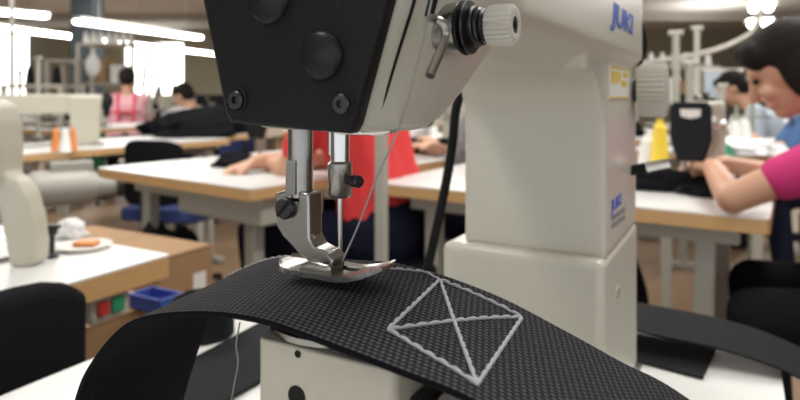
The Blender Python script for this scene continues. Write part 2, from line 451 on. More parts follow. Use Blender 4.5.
for k in range(NY):
    for i in (0, NX):
        a = i*(NY+1)+k; fc.append((a, o_+a, o_+a+1, a+1))
b.add(vs, fc); b.build('foot_sole', M['steel'], ft, sharp=22)
b = MB(); b.lathe((.0008, -.0005, .0018), (0, 0, 1), [(0, .0026), (.0004, .0026), (.0004, 0)], 20); b.bx(.001, .0085, -.0018, .0008, .0018, .0022); b.build('needle_slot', M['hole'], ft)

# thread guide, thread
b = MB(); b.tube(cr([(.006, -.020, .0575), (.014, -.022, .0560), (.026, -.023, .0560), (.034, -.022, .0566), (.036, -.018, .0575)], 16), .0010, 8); b.bx(.010, .026, -.026, -.012, .0560, .0575); b.build('thread_guide', M['chrome'], mc)
b = MB(); b.tube(cr([(.0583, -.030, .125), (.0560, -.031, .105), (.0470, -.028, .075), (.0370, -.021, .0565), (.0260, -.016, .040), (.0130, -.008, .020), (.0012, -.0012, .0035)], 40), .00035, 6)
tag(b.build('needle_thread', M['thread'], mc), 'thin grey thread running down to the needle eye')

# post under the work, throat plate
b = MB()
def rrect(x0, x1, y0, y1, r, n=6):
    q = []
    for cx, cy, a0 in ((x1-r, y1-r, 0), (x0+r, y1-r, 90), (x0+r, y0+r, 180), (x1-r, y0+r, 270)):
        for k in range(n+1):
            a = R(a0+90*k/n); q.append((cx+r*math.cos(a), cy+r*math.sin(a)))
    return q
b.prism(rrect(-.0030, .0490, -.0440, .030, .003), 'z', TB, -.0108); po = b.build('post', M['beige2'], mc, bevel=.0006)
b = MB(); b.bx(.049, .056, -.036, .02, TB, -.022); b.build('post_dark_side', M['darksteel'], mc, bevel=.001)  # right side of the post as a separate darker box
b = MB(); b.prism([(.0135+.0262*math.cos(2*math.pi*k/40), -.0172+.0262*math.sin(2*math.pi*k/40)) for k in range(40)], 'z', -.0108, -.0078); b.build('throat_plate', M['steel'], mc, bevel=.0006)
b = MB(); b.lathe((.0136, -.0438, -.0262), (0, -1, 0), [(0, .0034), (.0004, .0034), (.0004, 0)], 24); b.build('post_hole', M['hole'], po)
b = MB(); b.lathe((.0140, -.0438, -.0128), (0, -1, 0), [(0, .0012), (.0004, .0012), (.0004, 0)], 14); b.build('set_screw', M['hole'], po)

# ------------------------------------------------------------------ WEBBING
y0, y1 = -.048, .026
near = [(-.34, y0, TB+.003), (-.22, y0, TB+.0032), (-.150, y0, TB+.008), (-.118, y0, -.135), (-.1035, y0, -.085), (-.0920, y0, -.0504), (-.0827, y0, -.0346), (-.0653, y0, -.0177), (-.0480, y0, -.0098), (-.0206, y0, -.0040), (.002, y0, -.0024), (.0179, y0, -.0036), (.0326, y0, -.0053), (.0527, y0, -.0078), (.0751, y0, -.0111), (.110, y0, -.0215), (.150, y0, -.043), (.195, y0, -.085), (.225, y0, -.14), (.240, y0, -.21), (.246, y0, -.32)]
far = [(-.34, y1, TB+.003), (-.23, y1, TB+.0032), (-.160, y1, TB+.010), (-.131, y1, -.135), (-.1165, y1, -.088), (-.1045, y1, -.0571), (-.0960, y1, -.0380), (-.082, y1, -.0200), (-.0512, y1, -.0065), (-.0177, y1, -.0033), (.0074, y1, -.0013), (.0179, y1, -.0018), (.0305, y1, -.0032), (.0556, y1, -.0084), (.0785, y1, -.0161), (.0992, y1, -.0238), (.1213, y1, -.0321), (.170, y1, -.063), (.205, y1, -.11), (.222, y1, -.19), (.228, y1, -.32)]
wl = empty('webbing_strap', NW, -TH, 'wide ribbed black webbing strap with a grey crossed box of stitching, under the presser foot', 'strap')
wo, wsurf = strap('webbing', near, far, M['weave'], wl, n=220, nv=12)

def ray_hit(px, py):                    # where a stitch corner shows on the webbing
    o = Vector((.1356, -.1994, .0685)); r = Vector(((px-400)/F, 1, -(py-HY)/F))
    d = Vector((r.x*math.cos(TH)-r.y*math.sin(TH), r.x*math.sin(TH)+r.y*math.cos(TH), r.z)).normalized()
    best = None
    for i in range(0, 221):
        for k in range(0, 25):
            p, n_ = wsurf(i/220, k/24); q = p-o; e = (q-d*q.dot(d)).length
            if best is None or e < best[0]: best = (e, i/220, k/24)
    e, s0, t0 = best
    for step in (1/440, 1/880, 1/1760, 1/3520):
        for _ in range(6):
            for ds in (-1, 0, 1):
                for dt in (-1, 0, 1):
                    s_, t_ = min(1, max(0, s0+ds*step)), min(1, max(0, t0+dt*step*8)); p, n_ = wsurf(s_, t_); q = p-o; ee = (q-d*q.dot(d)).length
                    if ee < e: e, s0, t0 = ee, s_, t_
    return s0, t0
def stitches(mb, pix, seg_len=.0046, r=.00062, gap=.0006):
    st = [ray_hit(*p) for p in pix]
    for (s0_, t0_), (s1_, t1_) in zip(st, st[1:]):
        p0, _ = wsurf(s0_, t0_); p1, _ = wsurf(s1_, t1_); L = (p1-p0).length; n = max(1, round(L/seg_len))
        for k in range(n):
            a, c = k/n, (k+1)/n
            pts = []; rs = []
            for j in range(7):
                f = a+(c-a)*(j/6); p, nn = wsurf(s0_+(s1_-s0_)*f, t0_+(t1_-t0_)*f)
                if nn.z < 0: nn = -nn
                w = math.sin(math.pi*(.06+.88*j/6))
                pts.append(p+nn*(-.0001+.0005*w)); rs.append(r*(.50+.50*w))
            mb.tube(pts, rs, 8)
b = MB()
C1, C2, C3, C4 = (388, 330), (440, 280), (522, 318), (477, 385)
for q in ([C1, C2], [C2, C3], [C3, C4], [C4, C1], [C1, C3], [C2, C4]): stitches(b, q, .0050, r=.00074)
stitches(b, [(384, 269), (405, 270), (424, 272), (434, 277), (440, 281)], .0042)
tag(b.build('stitching', M['thread'], wl), 'light grey thread stitched as a box with a cross and a lead-in line')
b = MB(); stitches(b, [(290, 257), (262, 258), (240, 263), (222, 270)], .0045, .0005); b.build('seam_stitching', M['thread'], wl)

# loose thread hanging behind the post
p0 = P(240, 268, .29); b = MB(); b.tube(cr([P(240, 322, .30), P(236, 345, .305), P(238, 362, .31), P(234, 385, .315), P(230, 410, .32), P(228, 440, .325)], 24), .0004, 6)
tag(b.build('loose_thread', M['thread']), 'loose grey thread end dangling below the webbing left of the post', 'thread')

# ------------------------------------------------------------------ MACHINE TABLE
def table(name, label, corner, dx, dy, rz, thick=.033, group=None, edge='wood', legs=True, beam=True, rad=.012):
    """corner = point of the top nearest the viewer; top runs dx along local -x and dy along local +y"""
    t = empty(name, (corner[0], corner[1], 0), rz, label, 'table', group)
    b = MB(); b.prism(rrect(-dx, 0, 0, dy, rad), 'z', TZ-.0035, TZ); b.build('tabletop', M['white'], t)
    b = MB(); b.prism(rrect(-dx, 0, 0, dy, rad), 'z', TZ-thick, TZ-.0035); b.build('edge_band', M[edge], t)
    if beam:
        for ya in (.10, dy-.14):
            b = MB(); b.bx(-dx+.06, -.06, ya, ya+.04, TZ-thick-.05, TZ-thick); b.build('support_rail', M['frame'], t, bevel=.003)
    if legs:
        for yy in (.12, dy-.12):
            for xx in (-dx+.13, -.13):
                b = MB(); b.bx(xx-.022, xx+.022, yy-.02, yy+.02, .03, TZ-thick-.045); b.build('leg', M['frame'], t, bevel=.004)
            b = MB(); b.bx(-dx+.02, -.02, yy-.025, yy+.025, 0, .035); b.build('foot_bar', M['frame'], t, bevel=.006)
    return t
tc0 = world((.168, -.75, 0))
mt = table('sewing_table', 'white sewing table in the foreground, cut by the lower frame edge, carrying the cream machine', (tc0.x, tc0.y), .563, 1.30, -TH, edge='white', rad=.02)

# straps on the machine table
zt = TB+.0005
o, _ = strap('webbing_strap', [(-.20, .388, zt+.0024), (-.05, .406, zt+.0024), (.02, .4085, zt+.0024), (.108, .396, zt+.0024)], [(-.20, .47, zt+.0024), (-.05, .476, zt+.0024), (.02, .475, zt+.0024), (.116, .470, zt+.0024)], M['tail'], None, n=40, nv=4)
o.location = NW; o.rotation_euler = (0, 0, -TH)
tag(o, 'cut end of black webbing lying flat on the white table behind the pedestal', 'strap')
o, _ = strap('webbing_strap', [(-.15, .42, zt+.030), (0, .425, zt+.026), (.06, .425, zt+.022), (.12, .428, zt+.018), (.17, .430, zt+.008), (.22, .432, zt-.015), (.28, .435, zt-.07), (.31, .435, zt-.2)],
             [(-.15, .49, zt+.032), (0, .497, zt+.028), (.06, .497, zt+.026), (.12, .500, zt+.022), (.17, .500, zt+.012), (.22, .502, zt-.012), (.28, .505, zt-.07), (.31, .505, zt-.2)], M['tail'], None, n=60, nv=4)
o.location = NW; o.rotation_euler = (0, 0, -TH)
tag(o, 'long black webbing running off the right table edge above the cut end', 'strap')
o, _ = strap('webbing_strap', [(-.305, .06, zt+.0024), (-.305, .16, zt+.0024), (-.308, .24, zt+.0024), (-.305, .34, zt+.010), (-.30, .42, zt+.03)], [(-.222, .06, zt+.0024), (-.222, .16, zt+.0024), (-.222, .24, zt+.0024), (-.22, .34, zt+.012), (-.215, .42, zt+.034)], M['tail'], None, n=50, nv=4)
o.location = NW; o.rotation_euler = (0, 0, -TH)
tag(o, 'dark webbing lying on the white table, seen through the strap arch left of the post', 'strap')
pts = []
for k in range(150):
    a = k/150*2*math.pi*5.5; q = .008+.026*k/150
    pts.append(Vector((-.349+q*math.cos(a), .262+q*math.sin(a), 0)))
o, _ = strap('webbing_roll', [p+Vector((0, 0, TB+.0005)) for p in pts], [p+Vector((0, 0, TB+.038)) for p in pts], M['tail'], None, n=260, nv=2)
o.location = NW; o.rotation_euler = (0, 0, -TH)
tag(o, 'small black webbing roll standing on the white table inside the strap arch', 'roll of webbing')
# cable behind the column
b = MB(); b.tube(cr([world((-.060, .335, .115)), world((-.075, .320, .092)), world((-.081, .30, .060)), world((-.086, .30, .02)), world((-.096, .30, -.03)), world((-.110, .30, -.09)), world((-.122, .30, -.15)), world((-.126, .30, TB+.002))], 40), .0042, 12)
tag(b.build('cable', M['clear']), 'black cable hanging from the machine arm left of the cream column', 'cable')
# white-cream pole
pp = P(381.5, 250, 1.15)
pl = empty('support_pole', (pp.x, pp.y, 0), -TH, 'slim cream square pole standing on the floor behind the needle', 'pole')
b = MB(); b.bx(-.0095, .0095, -.0095, .0095, .008, 1.55); b.build('shaft', M['frame'], pl, bevel=.002)
b = MB(); b.bx(-.06, .06, -.06, .06, 0, .01); b.build('base_plate', M['frame'], pl, bevel=.002)
b = MB(); b.bx(-.013, .013, -.013, .013, 1.545, 1.56); b.build('cap', M['dark'], pl, bevel=.002)

# ------------------------------------------------------------------ CHAIR
def chair(name, label, loc, rz, back=('cloth', 'dark'), seat='dark', top=.86, group=None, bw=.20):
    """faces local -x"""
    t = empty(name, (loc[0], loc[1], 0), rz, label, 'chair', group)
    b = MB(); b.prism(rrect(-.21, .19, -.21, .21, .06), 'z', .43, .49); b.build('seat', M[seat], t, bevel=.015, segs=3)
    if back is None: back = ('cloth', 'dark'); low = True
    else: low = False
    b = MB(); rings = []
    for k in range(0 if low else 15):
        a = -1+2*k/14; y = bw*a; q = .022+.03*(a*a)  # curved round the sitter's back
        hh = (1-abs(a)**5)*.035
        x = .235-.05*(a*a)
        z0, z1 = top-.30-hh*.4+.012, top+hh-.035
        rings.append([Vector((x-.018, y, z0)), Vector((x+.018, y, z0)), Vector((x+.022, y, z1)), Vector((x-.012, y, z1))])
    if low: b.bm.free()
    else: b.loft(rings); b.build('backrest', M[back[0]], t, bevel=.012, segs=3)
    if not low: MB().tube(cr([(.02, 0, .42), (.20, 0, .42), (.262, 0, .48), (.268, 0, .60), (.262, 0, top-.12)], 14), .014, 8).build('back_bar', M['darksteel'], t)
    b = MB(); b.lathe((0, 0, .05), (0, 0, 1), [(0, .028), (.2, .028), (.2, .016), (.385, .016), (.385, 0)], 16); b.build('gas_column', M['darksteel'], t)
    for k in range(5):
        a = 2*math.pi*k/5+.3; e = Vector((math.cos(a)*.27, math.sin(a)*.27, .055))
        b = MB(); b.tube([(0, 0, .10), e*.5+Vector((0, 0, .055)), e+Vector((0,0,.012))], [.022, .018, .014], 8); lg = b.build('leg', M['dark'], t)
        b = MB(); b.lathe((e.x, e.y-.012, .026), (0, 1, 0), [(0, .024), (.001, .026), (.023, .026), (.024, .024), (.024, 0)], 14); b.build('caster', M['dark'], lg)
    return t

# ------------------------------------------------------------------ background sewing machine (same orientation as the big one; origin on the table under the needle)
def bgmachine(name, label, loc, rz, face='black', bodym='beige2', group=None, badge=False):
    t = empty(name, loc, rz, label, 'sewing machine', group)
    b = MB(); b.bx(-.085, .085, -.05, .42, 0, .012); b.build('bed', M['steel'], t, bevel=.003)
    b = MB()
    b.bx(-.055, .055, .27, .40, .01, .235); b.bx(-.05, .05, .02, .41, .155, .25)
    b.prism([(-.035, .09), (.035, .09), (.05, .15), (.05, .25), (-.05, .25), (-.05, .15)], 'y', -.035, .06)
    b.build('body', M[bodym], t, remesh=.006, smooth=4)
    b = MB(); b.prism([(-.034, .088), (.034, .088), (.052, .15), (.052, .235), (.042, .252), (-.042, .252), (-.052, .235), (-.052, .15)], 'y', -.048, -.034); f = b.build('face_plate', M[face], t, bevel=.004)
    if badge:
        b = MB(); b.prism([(-.024, .212), (0, .206), (.024, .212), (.026, .232), (-.026, .232)], 'y', -.0495, -.047); b.build('badge', M['paper'], f)
    b = MB(); b.tube([(0, 0, .10), (0, 0, .045)], .005, 10); b.tube([(0, 0, .045), (0, 0, .012)], .0013, 6); b.build('needle_bar', M['steel'], t)
    b = MB(); b.tube([(-.02, 0, .10), (-.02, 0, .02)], .005, 10); b.bx(-.03, .02, -.010, .010, .012, .018); b.build('presser_foot', M['steel'], t)
    b = MB(); b.lathe((0, .41, .20), (0, 1, 0), [(0, .02), (.008, .02), (.008, .058), (.014, .064), (.032, .064), (.036, .058), (.036, 0)], 28); b.build('hand_wheel', M['dark'], t)
    b = MB(); b.lathe((.05, .03, .19), (1, 0, 0), [(0, .02), (.006, .02), (.008, .012), (.02, .012), (.02, .016), (.032, .015), (.032, 0)], 18); b.build('tension_knob', M['chrome'], t)
    return t

def cone(name, loc, m, label, r=.032, h=.13, group=None):
    b = MB(); b.lathe(loc, (0, 0, 1), [(0, r*1.05), (.004, r*1.1), (.008, r), (h*.86, r*.62), (h*.9, r*.4), (h, r*.34), (h, 0)], 16)
    return tag(b.build(name, m), label, 'thread cone', group)

def thread_stand(loc, label, h=.46, group=None, cones=('wcone', 'wcone')):
    t = empty('thread_stand', loc, -TH, label, 'thread stand', group)
    b = MB(); b.lathe((0, 0, 0), (0, 0, 1), [(0, .03), (.01, .03), (.012, .012), (.012, 0)], 14); b.build('base', M['frame'], t)
    b = MB(); b.tube([(0, 0, .01), (0, 0, h)], .014, 10); b.build('pole', M['frame'], t)
    b = MB(); b.tube([(-.028, 0, h), (.028, 0, h)], .012, 8); b.build('guide_arm', M['frame'], t)
    b = MB(); b.tube([(-.10, 0, .12), (.10, 0, .12)], .007, 8)
    for s in (-1, 1): b.lathe((s*.085, 0, .122), (0, 0, 1), [(0, .035), (.004, .035), (.004, 0)], 14)
    b.build('spool_tray', M['frame'], t)
    return t

def heap(name, label, loc, size, m, seed, rz=-TH, cat='fabric pile'):
    bm = bmesh.new(); bmesh.ops.create_icosphere(bm, subdivisions=4, radius=1)
    for v in bm.verts:
        p = v.co.copy(); q = p*1.6+Vector((seed*3.1, seed, 0))
        d = 1+.38*noise.noise(q)+.16*noise.noise(q*2.7)+.05*noise.noise(q*6)
        p *= d; z = p.z
        v.co = Vector((p.x*size[0], p.y*size[1], max(0, (z+.25)*.8)*size[2]))
    me = bpy.data.meshes.new(name); bm.to_mesh(me); bm.free(); me.materials.append(m)
    for p in me.polygons: p.use_smooth = True
    o = bpy.data.objects.new(name, me); COL.objects.link(o); o.location = loc; o.rotation_euler = (0, 0, rz)
    return tag(o, label, cat)

# ------------------------------------------------------------------ PEOPLE (local: faces +y, x to their right, z from floor)
def ik(a, c, l1, l2, pole):
    d = c-a; L = min(d.length, (l1+l2)*.995); dn = d.normalized(); c = a+dn*L
    x = (l1*l1-l2*l2+L*L)/(2*L); h = math.sqrt(max(0, l1*l1-x*x))
    p = pole-dn*pole.dot(dn); p.normalize()
    return a+dn*x+p*h, c
def person(label, loc, face, s, shirt, trousers='navy', lean=15, nod=20, hands=None, sleeve=.75, vox=.009, hair='short', extra=None, legs=True, seat=.47, elbows=None):
    """face = world direction the person faces; hands = world targets (left, right)"""
    rz = math.atan2(-face[0], face[1])
    t = empty('person', (loc[0], loc[1], 0), rz, label, 'person'); t.scale = (s, s, s)
    inv = (Matrix.Translation((loc[0], loc[1], 0)) @ Matrix.Rotation(rz, 4, 'Z') @ Matrix.Scale(s, 4)).inverted()
    pz = seat/s+.09
    la = R(lean); ld = Vector((0, math.sin(la), math.cos(la)))
    pel = Vector((0, 0, pz)); wai = pel+ld*.17; che = pel+ld*.34; neck = pel+ld*.49
    na = la*.75+R(nod)*.5; nd = Vector((0, math.sin(na), math.cos(na)))
    hc = neck+nd*.17+Vector((0, .015, 0))
    hr = Matrix.Rotation(-R(nod)-la*.3, 3, 'X')
    X = Vector((1, 0, 0)); H = lambda v: hc+hr @ Vector(v)
    sho = [neck-ld*.045+X*sx*.165 for sx in (-1, 1)]
    body = MB(); sh = MB(); tr = MB()
    def torso(mb, e):
        for sx in (-1, 1):
            mb.cap(pel+X*sx*.075, wai+X*sx*.055, .115+e, .10+e); mb.cap(wai+X*sx*.055, che+X*sx*.07, .10+e, .105+e)
            mb.cap(che+X*sx*.07, neck+X*sx*.05-ld*.06, .105+e, .06+e)
            mb.cap(neck-ld*.05, sho[0 if sx < 0 else 1], .055+e, .055+e)
        mb.cap(pel-X*.07, pel+X*.07, .12+e); mb.cap(che-X*.07, che+X*.07, .105+e)
    torso(body, 0); torso(sh, .012)
    body.cap(neck-ld*.03, neck+nd*.10, .055, .05)
    # head with face
    body.ell(H((0, -.005, .02)), (.074, .094, .10), 20, hr)
    body.ell(H((0, .018, -.045)), (.056, .066, .068), 16, hr); body.ell(H((0, .060, -.088)), (.026, .024, .022), 12, hr)
    body.cap(H((0, .088, .012)), H((0, .106, -.030)), .009, .014); body.cap(H((-.026, .083, -.062)), H((.026, .083, -.062)), .010, .010)
    body.cap(H((-.04, .078, .030)), H((.04, .078, .030)), .014, .014)
    for sx in (-1, 1):
        body.ell(H((sx*.074, -.008, -.008)), (.012, .02, .032), 10, hr); body.ell(H((sx*.034, .070, -.028)), (.026, .022, .022), 10, hr)
    # arms and hands
    for i, sx in enumerate((-1, 1)):
        tgt = inv @ Vector(hands[i]) if hands else pel+Vector((sx*.12, .42, .18))
        el, wr = ik(sho[i], tgt, .285, .25, (inv @ Vector(elbows[i])-sho[i]) if elbows else Vector((sx*.55, -.2, -1)))
        body.cap(sho[i], el, .046, .038); body.cap(el, wr, .039, .026)
        sl = sho[i].lerp(el, sleeve) if sleeve <= 1 else el
        sh.cap(sho[i], sl, .062, .054)
        if sleeve > 1: sh.cap(el, el.lerp(wr, sleeve-1), .052, .042)
        fd = (wr-el).normalized(); side = fd.cross(Vector((0, 0, 1))).normalized(); up = side.cross(fd)
        fd = (fd*.9-up*.25).normalized(); up = side.cross(fd)
        pc = wr+fd*.045
        for k in (-1.5, -.5, .5, 1.5):
            body.cap(wr+side*k*.011, wr+fd*.085+side*k*.019, .0135, .0115)
            ln = (.030, .036, .033, .025)[int(k+1.5)] if sx > 0 else (.025, .033, .036, .030)[int(k+1.5)]
            k0 = wr+fd*.085+side*k*.019; k1 = k0+(fd*.93-up*.36+side*k*.04)*ln*1.15; k2 = k1+(fd*.55-up*.84)*ln
            body.cap(k0, k1, .0092, .0085, 10); body.cap(k1, k2, .0085, .0075, 10)
        th0 = wr+fd*.025-side*sx*.022; th1 = th0+(-side*sx*.7+fd*.7-up*.2)*.042; th2 = th1+(fd*.95-side*sx*.1-up*.3)*.03
        body.cap(th0, th1, .013, .010, 10); body.cap(th1, th2, .010, .008, 10)
    if legs:
        for sx in (-1, 1):
            hp = pel+X*sx*.09-Vector((0, 0, .02)); kn_ = hp+Vector((sx*.06, .41, -.005)); an = Vector((kn_.x, .36, .09)); toe = an+Vector((sx*.02, .15, -.055))
            for mb, e in ((body, 0), (tr, .013)):
                mb.cap(hp, kn_, .08+e, .055+e); mb.cap(kn_, an, .055+e, .036+e)
            body.cap(an+Vector((0, -.03, -.045)), toe, .036, .032)
            s2 = MB(); s2.cap(an+Vector((0, -.035, -.046)), toe, .043, .038); s2.build('shoe', M['dark'], t, remesh=.012, smooth=2)
        tr.cap(pel-X*.07, pel+X*.07, .138); tr.cap(pel-X*.07+ld*.015, pel+X*.07+ld*.015, .132)
        tr.build('trousers', M[trousers], t, remesh=max(vox, .009), smooth=3)
    body.build('body', M['skin'], t, remesh=vox, smooth=2)
    sh.build('shirt', M[shirt], t, remesh=max(vox, .009), smooth=3)
    hb = MB()
    hb.ell(H((0, -.022, .042)), (.086, .096, .090), 18, hr); hb.ell(H((0, -.050, .0)), (.080, .070, .085), 16, hr)
    hb.ell(H((0, .055, .085)), (.060, .040, .034), 14, hr)
    if hair == 'bob':
        for sx in (-1, 1): hb.ell(H((sx*.066, -.025, -.02)), (.024, .056, .080), 12, hr); hb.ell(H((sx*.045, .055, .066)), (.030, .034, .040), 12, hr)
        hb.ell(H((0, -.062, -.05)), (.070, .050, .060), 14, hr)
    hb.build('hair', M['hair'], t, remesh=max(.008, vox), smooth=2)
    if vox < .008:
        for sx in (-1, 1):
            e = MB(); e.ell(H((sx*.032, .082, .008)), (.014, .008, .008), 12, hr); e.build('eye', M['dark'], t)
    if extra: extra(t, dict(H=H, hr=hr, pel=pel, che=che, neck=neck, ld=ld, X=X, sho=sho))
    return t

FACE = -V                                # the operators look this way
# --- table E (right, long), its machine and the woman
E0 = Vector((.7355, 1.2325, 0)); thE = math.atan2(.485, .763)
table('sewing_table', 'long white sewing table with plywood edge before the woman in raspberry pink', E0, .96, .62, -thE)
mE = bgmachine('sewing_machine', 'sewing machine with black face plate and white badge beside the woman in raspberry pink', Vector((.748, 1.585, TZ)), -TH-R(3), badge=True); mE.scale = (.92, .92, .91)
Uv, Vv = U, V
wm = person('woman with dark bobbed hair in a raspberry pink top, sewing at the right', (1.092, 1.215), FACE, .84, 'magenta', 'fabric', lean=28, nod=20, seat=.52, elbows=(P(798, 178, 1.20), P(850, 165, 1.5)),
            hands=(P(712, 167, 1.47), P(722, 163, 1.66)), sleeve=.58, vox=.0065, hair='bob')
chair('office_chair', 'black and blue office chair under the woman in raspberry pink', (1.115, 1.205), -TH, ('cloth', 'dark'), 'bluedark').scale = (1, 1, 1.08)
heap('fabric_pile', 'black fabric being sewn under the machine of the woman in raspberry pink', Vector((.70, 1.66, TZ)), (.17, .10, .05), M['fabric'], 3)
heap('fabric_pile', 'flat black fabric on the table edge below the hands of the woman in raspberry pink', Vector((.80, 1.50, TZ)), (.12, .05, .03), M['fabric'], 5)
heap('fabric_pile', 'white fabric on the table beside the hands of the woman in raspberry pink', Vector((.92, 1.60, TZ)), (.09, .08, .03), M['wfabric'], 8)
c = P(660, 170, 1.95)
cone('thread_cone', (P(660, 150, 1.95).x, 1.95, TZ), M['yarn'], 'tall yellow thread cone left of the black faced machine', .030, .17)
cone('thread_cone', (P(648, 150, 2.0).x, 2.0, TZ), M['wcone'], 'white thread cone beside the yellow one right of the column', .035, .12)

# --- table C (middle left) and the person in red
C0 = Vector((-.391, 1.626, 0)); thC = R(37)
tC = table('sewing_table', 'white sewing table with plywood edge where the person in red works', C0, .80, 1.0, -thC)
b = MB(); b.bx(-.42, -.03, .06, .30, TZ-.115, TZ-.034); b.build('drawer', M['frame'], tC, bevel=.004)
person('person in a red short sleeved shirt sewing behind the presser foot', (-.03, 1.93), Vector((-.90, .43, 0)), .97, 'red', 'navy', lean=17, nod=25, seat=.53,
       hands=(P(262, 161, 2.12), P(256, 162, 1.98)), sleeve=.72, vox=.008)
chair('stool', 'low black stool on a star base carrying the person in red', (-.02, 1.92), -TH, None, 'dark').scale = (1, 1, 1.12)
bgmachine('sewing_machine', 'cream sewing machine at the table of the person in red, mostly hidden', Vector((-.50, 2.28, TZ)), -TH)
heap('fabric_pile', 'small black fabric under the hand of the person in red', Vector((P(238, 160, 2.12).x, 2.12, TZ)), (.10, .06, .045), M['fabric'], 11)

# --- table A (left) with its machine
A0 = Vector((-.355, .961, 0)); thA = R(28)
tA = empty('sewing_table', (A0.x, A0.y, 0), -thA, 'white sewing table with plywood edge at far left, nearest the black chair', 'table')
b = MB(); b.prism(rrect(-.60, 0, -1.25, 0, .008), 'z', TZ-.003, TZ); b.build('tabletop', M['white'], tA)
b = MB(); b.prism(rrect(-.60, 0, -1.25, 0, .008), 'z', TZ-.034, TZ-.003); b.build('edge_band', M['wood'], tA)
for yy in (-.12, -1.12):
    for xx in (-.50, -.12):
        b = MB(); b.bx(xx-.022, xx+.022, yy-.02, yy+.02, .03, TZ-.034); b.build('leg', M['frame'], tA, bevel=.004)
    b = MB(); b.bx(-.58, -.02, yy-.025, yy+.025, 0, .035); b.build('foot_bar', M['frame'], tA, bevel=.006)
sw = empty('switch_box', P(107, 306, .885), -thA, 'grey switch box with red and green buttons under the left table edge', 'switch')
b = MB(); b.bx(-.03, .008, -.030, .030, -.018, .022); b.build('housing', M['frame'], sw, bevel=.003)
b = MB(); b.bx(.006, .013, -.022, -.004, -.008, .012); b.build('stop_button', M['redp'], sw, bevel=.002)
b = MB(); b.bx(.006, .013, .0, .020, -.009, .012); b.build('start_button', M['green'], sw, bevel=.002)

lm = P(28, 262, .905); lm.z = TZ
ml = empty('sewing_machine', lm, -TH, 'cream machine with curved front leg, cut by the left frame edge', 'sewing machine')
def toL(px, py):
    q = P(px, py, .905)-lm; return (q.x, q.z)
b = MB(); rz_ = Matrix.Rotation(TH, 3, 'Z')
def slab(mb, pix, d0, d1):
    rings = []
    for d in (d0, d1):
        rings.append([rz_ @ Vector((toL(px, py)[0], d, toL(px, py)[1])) for px, py in pix])
    mb.loft(rings)
slab(b, [(-60, 100), (0, 100), (6, 106), (11, 122), (13, 150), (12, 176), (0, 186), (-60, 186)], -.03, .03)
slab(b, [(-60, 160), (12, 172), (24, 178), (33, 192), (40, 215), (43, 245), (43, 261), (36, 264), (18, 264), (13, 240), (9, 215), (3, 200), (-4, 195), (-60, 193)], -.02, .02)
b.build('body', M['beige2'], ml, remesh=.004, smooth=6)
b = MB(); b.tube([rz_ @ Vector((toL(-40, 222)[0], 0, toL(-40, 222)[1])), rz_ @ Vector((toL(9, 222)[0], 0, toL(9, 222)[1]))], .006, 10); b.build('shaft', M['steel'], ml)
b = MB(); b.bx(-.16, -.04, -.06, .06, 0, .008); b.build('bed', M['steel'], ml, bevel=.002)
q = P(52, 256, .94); q.z = TZ
tl = empty('clamp_stand', q, 0, 'small dark metal clamp standing right of the cream machine on the left table', 'tool')
b = MB(); b.lathe((0, 0, 0), (0, 0, 1), [(0, .009), (.006, .009), (.008, .004), (.034, .004), (.036, .008), (.044, .008), (.044, 0)], 14); b.build('stem', M['darksteel'], tl)
b = MB(); b.bx(-.012, .012, -.004, .004, .044, .050); b.build('bar', M['darksteel'], tl, bevel=.001)
q = P(84, 246, 1.0); q.z = TZ
tag(MB().lathe(q, (0, 0, 1), [(0, .034), (.003, .038), (.006, .042), (.007, .040), (.004, .035), (.004, 0)], 28).build('dish', M['paper']), 'shallow white dish with an orange piece on the left table', 'dish')
q = q+Vector((.004, 0, .0045)); tag(MB().bx(-.018, .018, -.013, .013, 0, .007).build('plastic_piece', M['orange'], None, bevel=.004), 'orange plastic piece lying in the white dish', 'plastic piece').location = q
q = P(70, 232, 1.08); q.z = TZ
heap('fabric_pile', 'crumpled white cloth behind the dish on the left table', q, (.03, .025, .03), M['wfabric'], 4)
cl = chair('office_chair', 'black office chair in the left foreground, cut by the frame edge', (-.615, .60), -TH, ('cloth', 'dark'), 'dark', top=.845)

# boxes under table A
def cbox(label, c, d, rz, m='card', lab=True):
    t = empty('cardboard_box', c, rz, label, 'box')
    w = .005
    b = MB(); b.bx(-d[0]/2, d[0]/2, -d[1]/2, d[1]/2, 0, w)
    for s in (-1, 1): b.bx(s*d[0]/2-w*(s > 0), s*d[0]/2+w*(s < 0), -d[1]/2, d[1]/2, w, d[2]); b.bx(-d[0]/2+w, d[0]/2-w, s*d[1]/2-w*(s > 0), s*d[1]/2+w*(s < 0), w, d[2])
    b.build('carton', M[m], t)
    for s in (-1, 1): MB().box((s*d[0]/4, 0, d[2]+.004), (d[0]/2-.003, d[1]-.002, .004)).build('flap', M[m], t)
    if lab: MB().bx(d[0]/2, d[0]/2+.0012, d[1]*.12, d[1]*.36, d[2]*.83, d[2]*.92).build('shipping_label', M['paper'], t)
    return t
cbox('tall cardboard box with a white label standing below the table of the person in red', (-.70, 1.56, 0), (.46, .16, .655), -TH)
cbox('cardboard box on the floor just behind the left table', (-.66, 1.17, 0), (.36, .24, .63), -TH, lab=False)
q = P(156, 290, 1.14); q.z = .638
tb = empty('tray', q, -TH, 'blue plastic tray on the cardboard box behind the left table', 'tray')
b = MB(); b.bx(-.040, .040, -.025, .025, 0, .003)
for s in (-1, 1): b.bx(s*.04-.002, s*.04+.002, -.025, .025, 0, .024); b.bx(-.04, .04, s*.025-.002, s*.025+.002, 0, .024)
b.build('bin', M['bluep'], tb); MB().bx(-.043, .043, -.029, -.025, .020, .026).build('rim', M['bluep'], tb)
heap('fabric_pile', 'small dark cloth heap on the cardboard box beside the blue tray', Vector((-.575, 1.16, .638)), (.06, .05, .05), M['fabric'], 15)

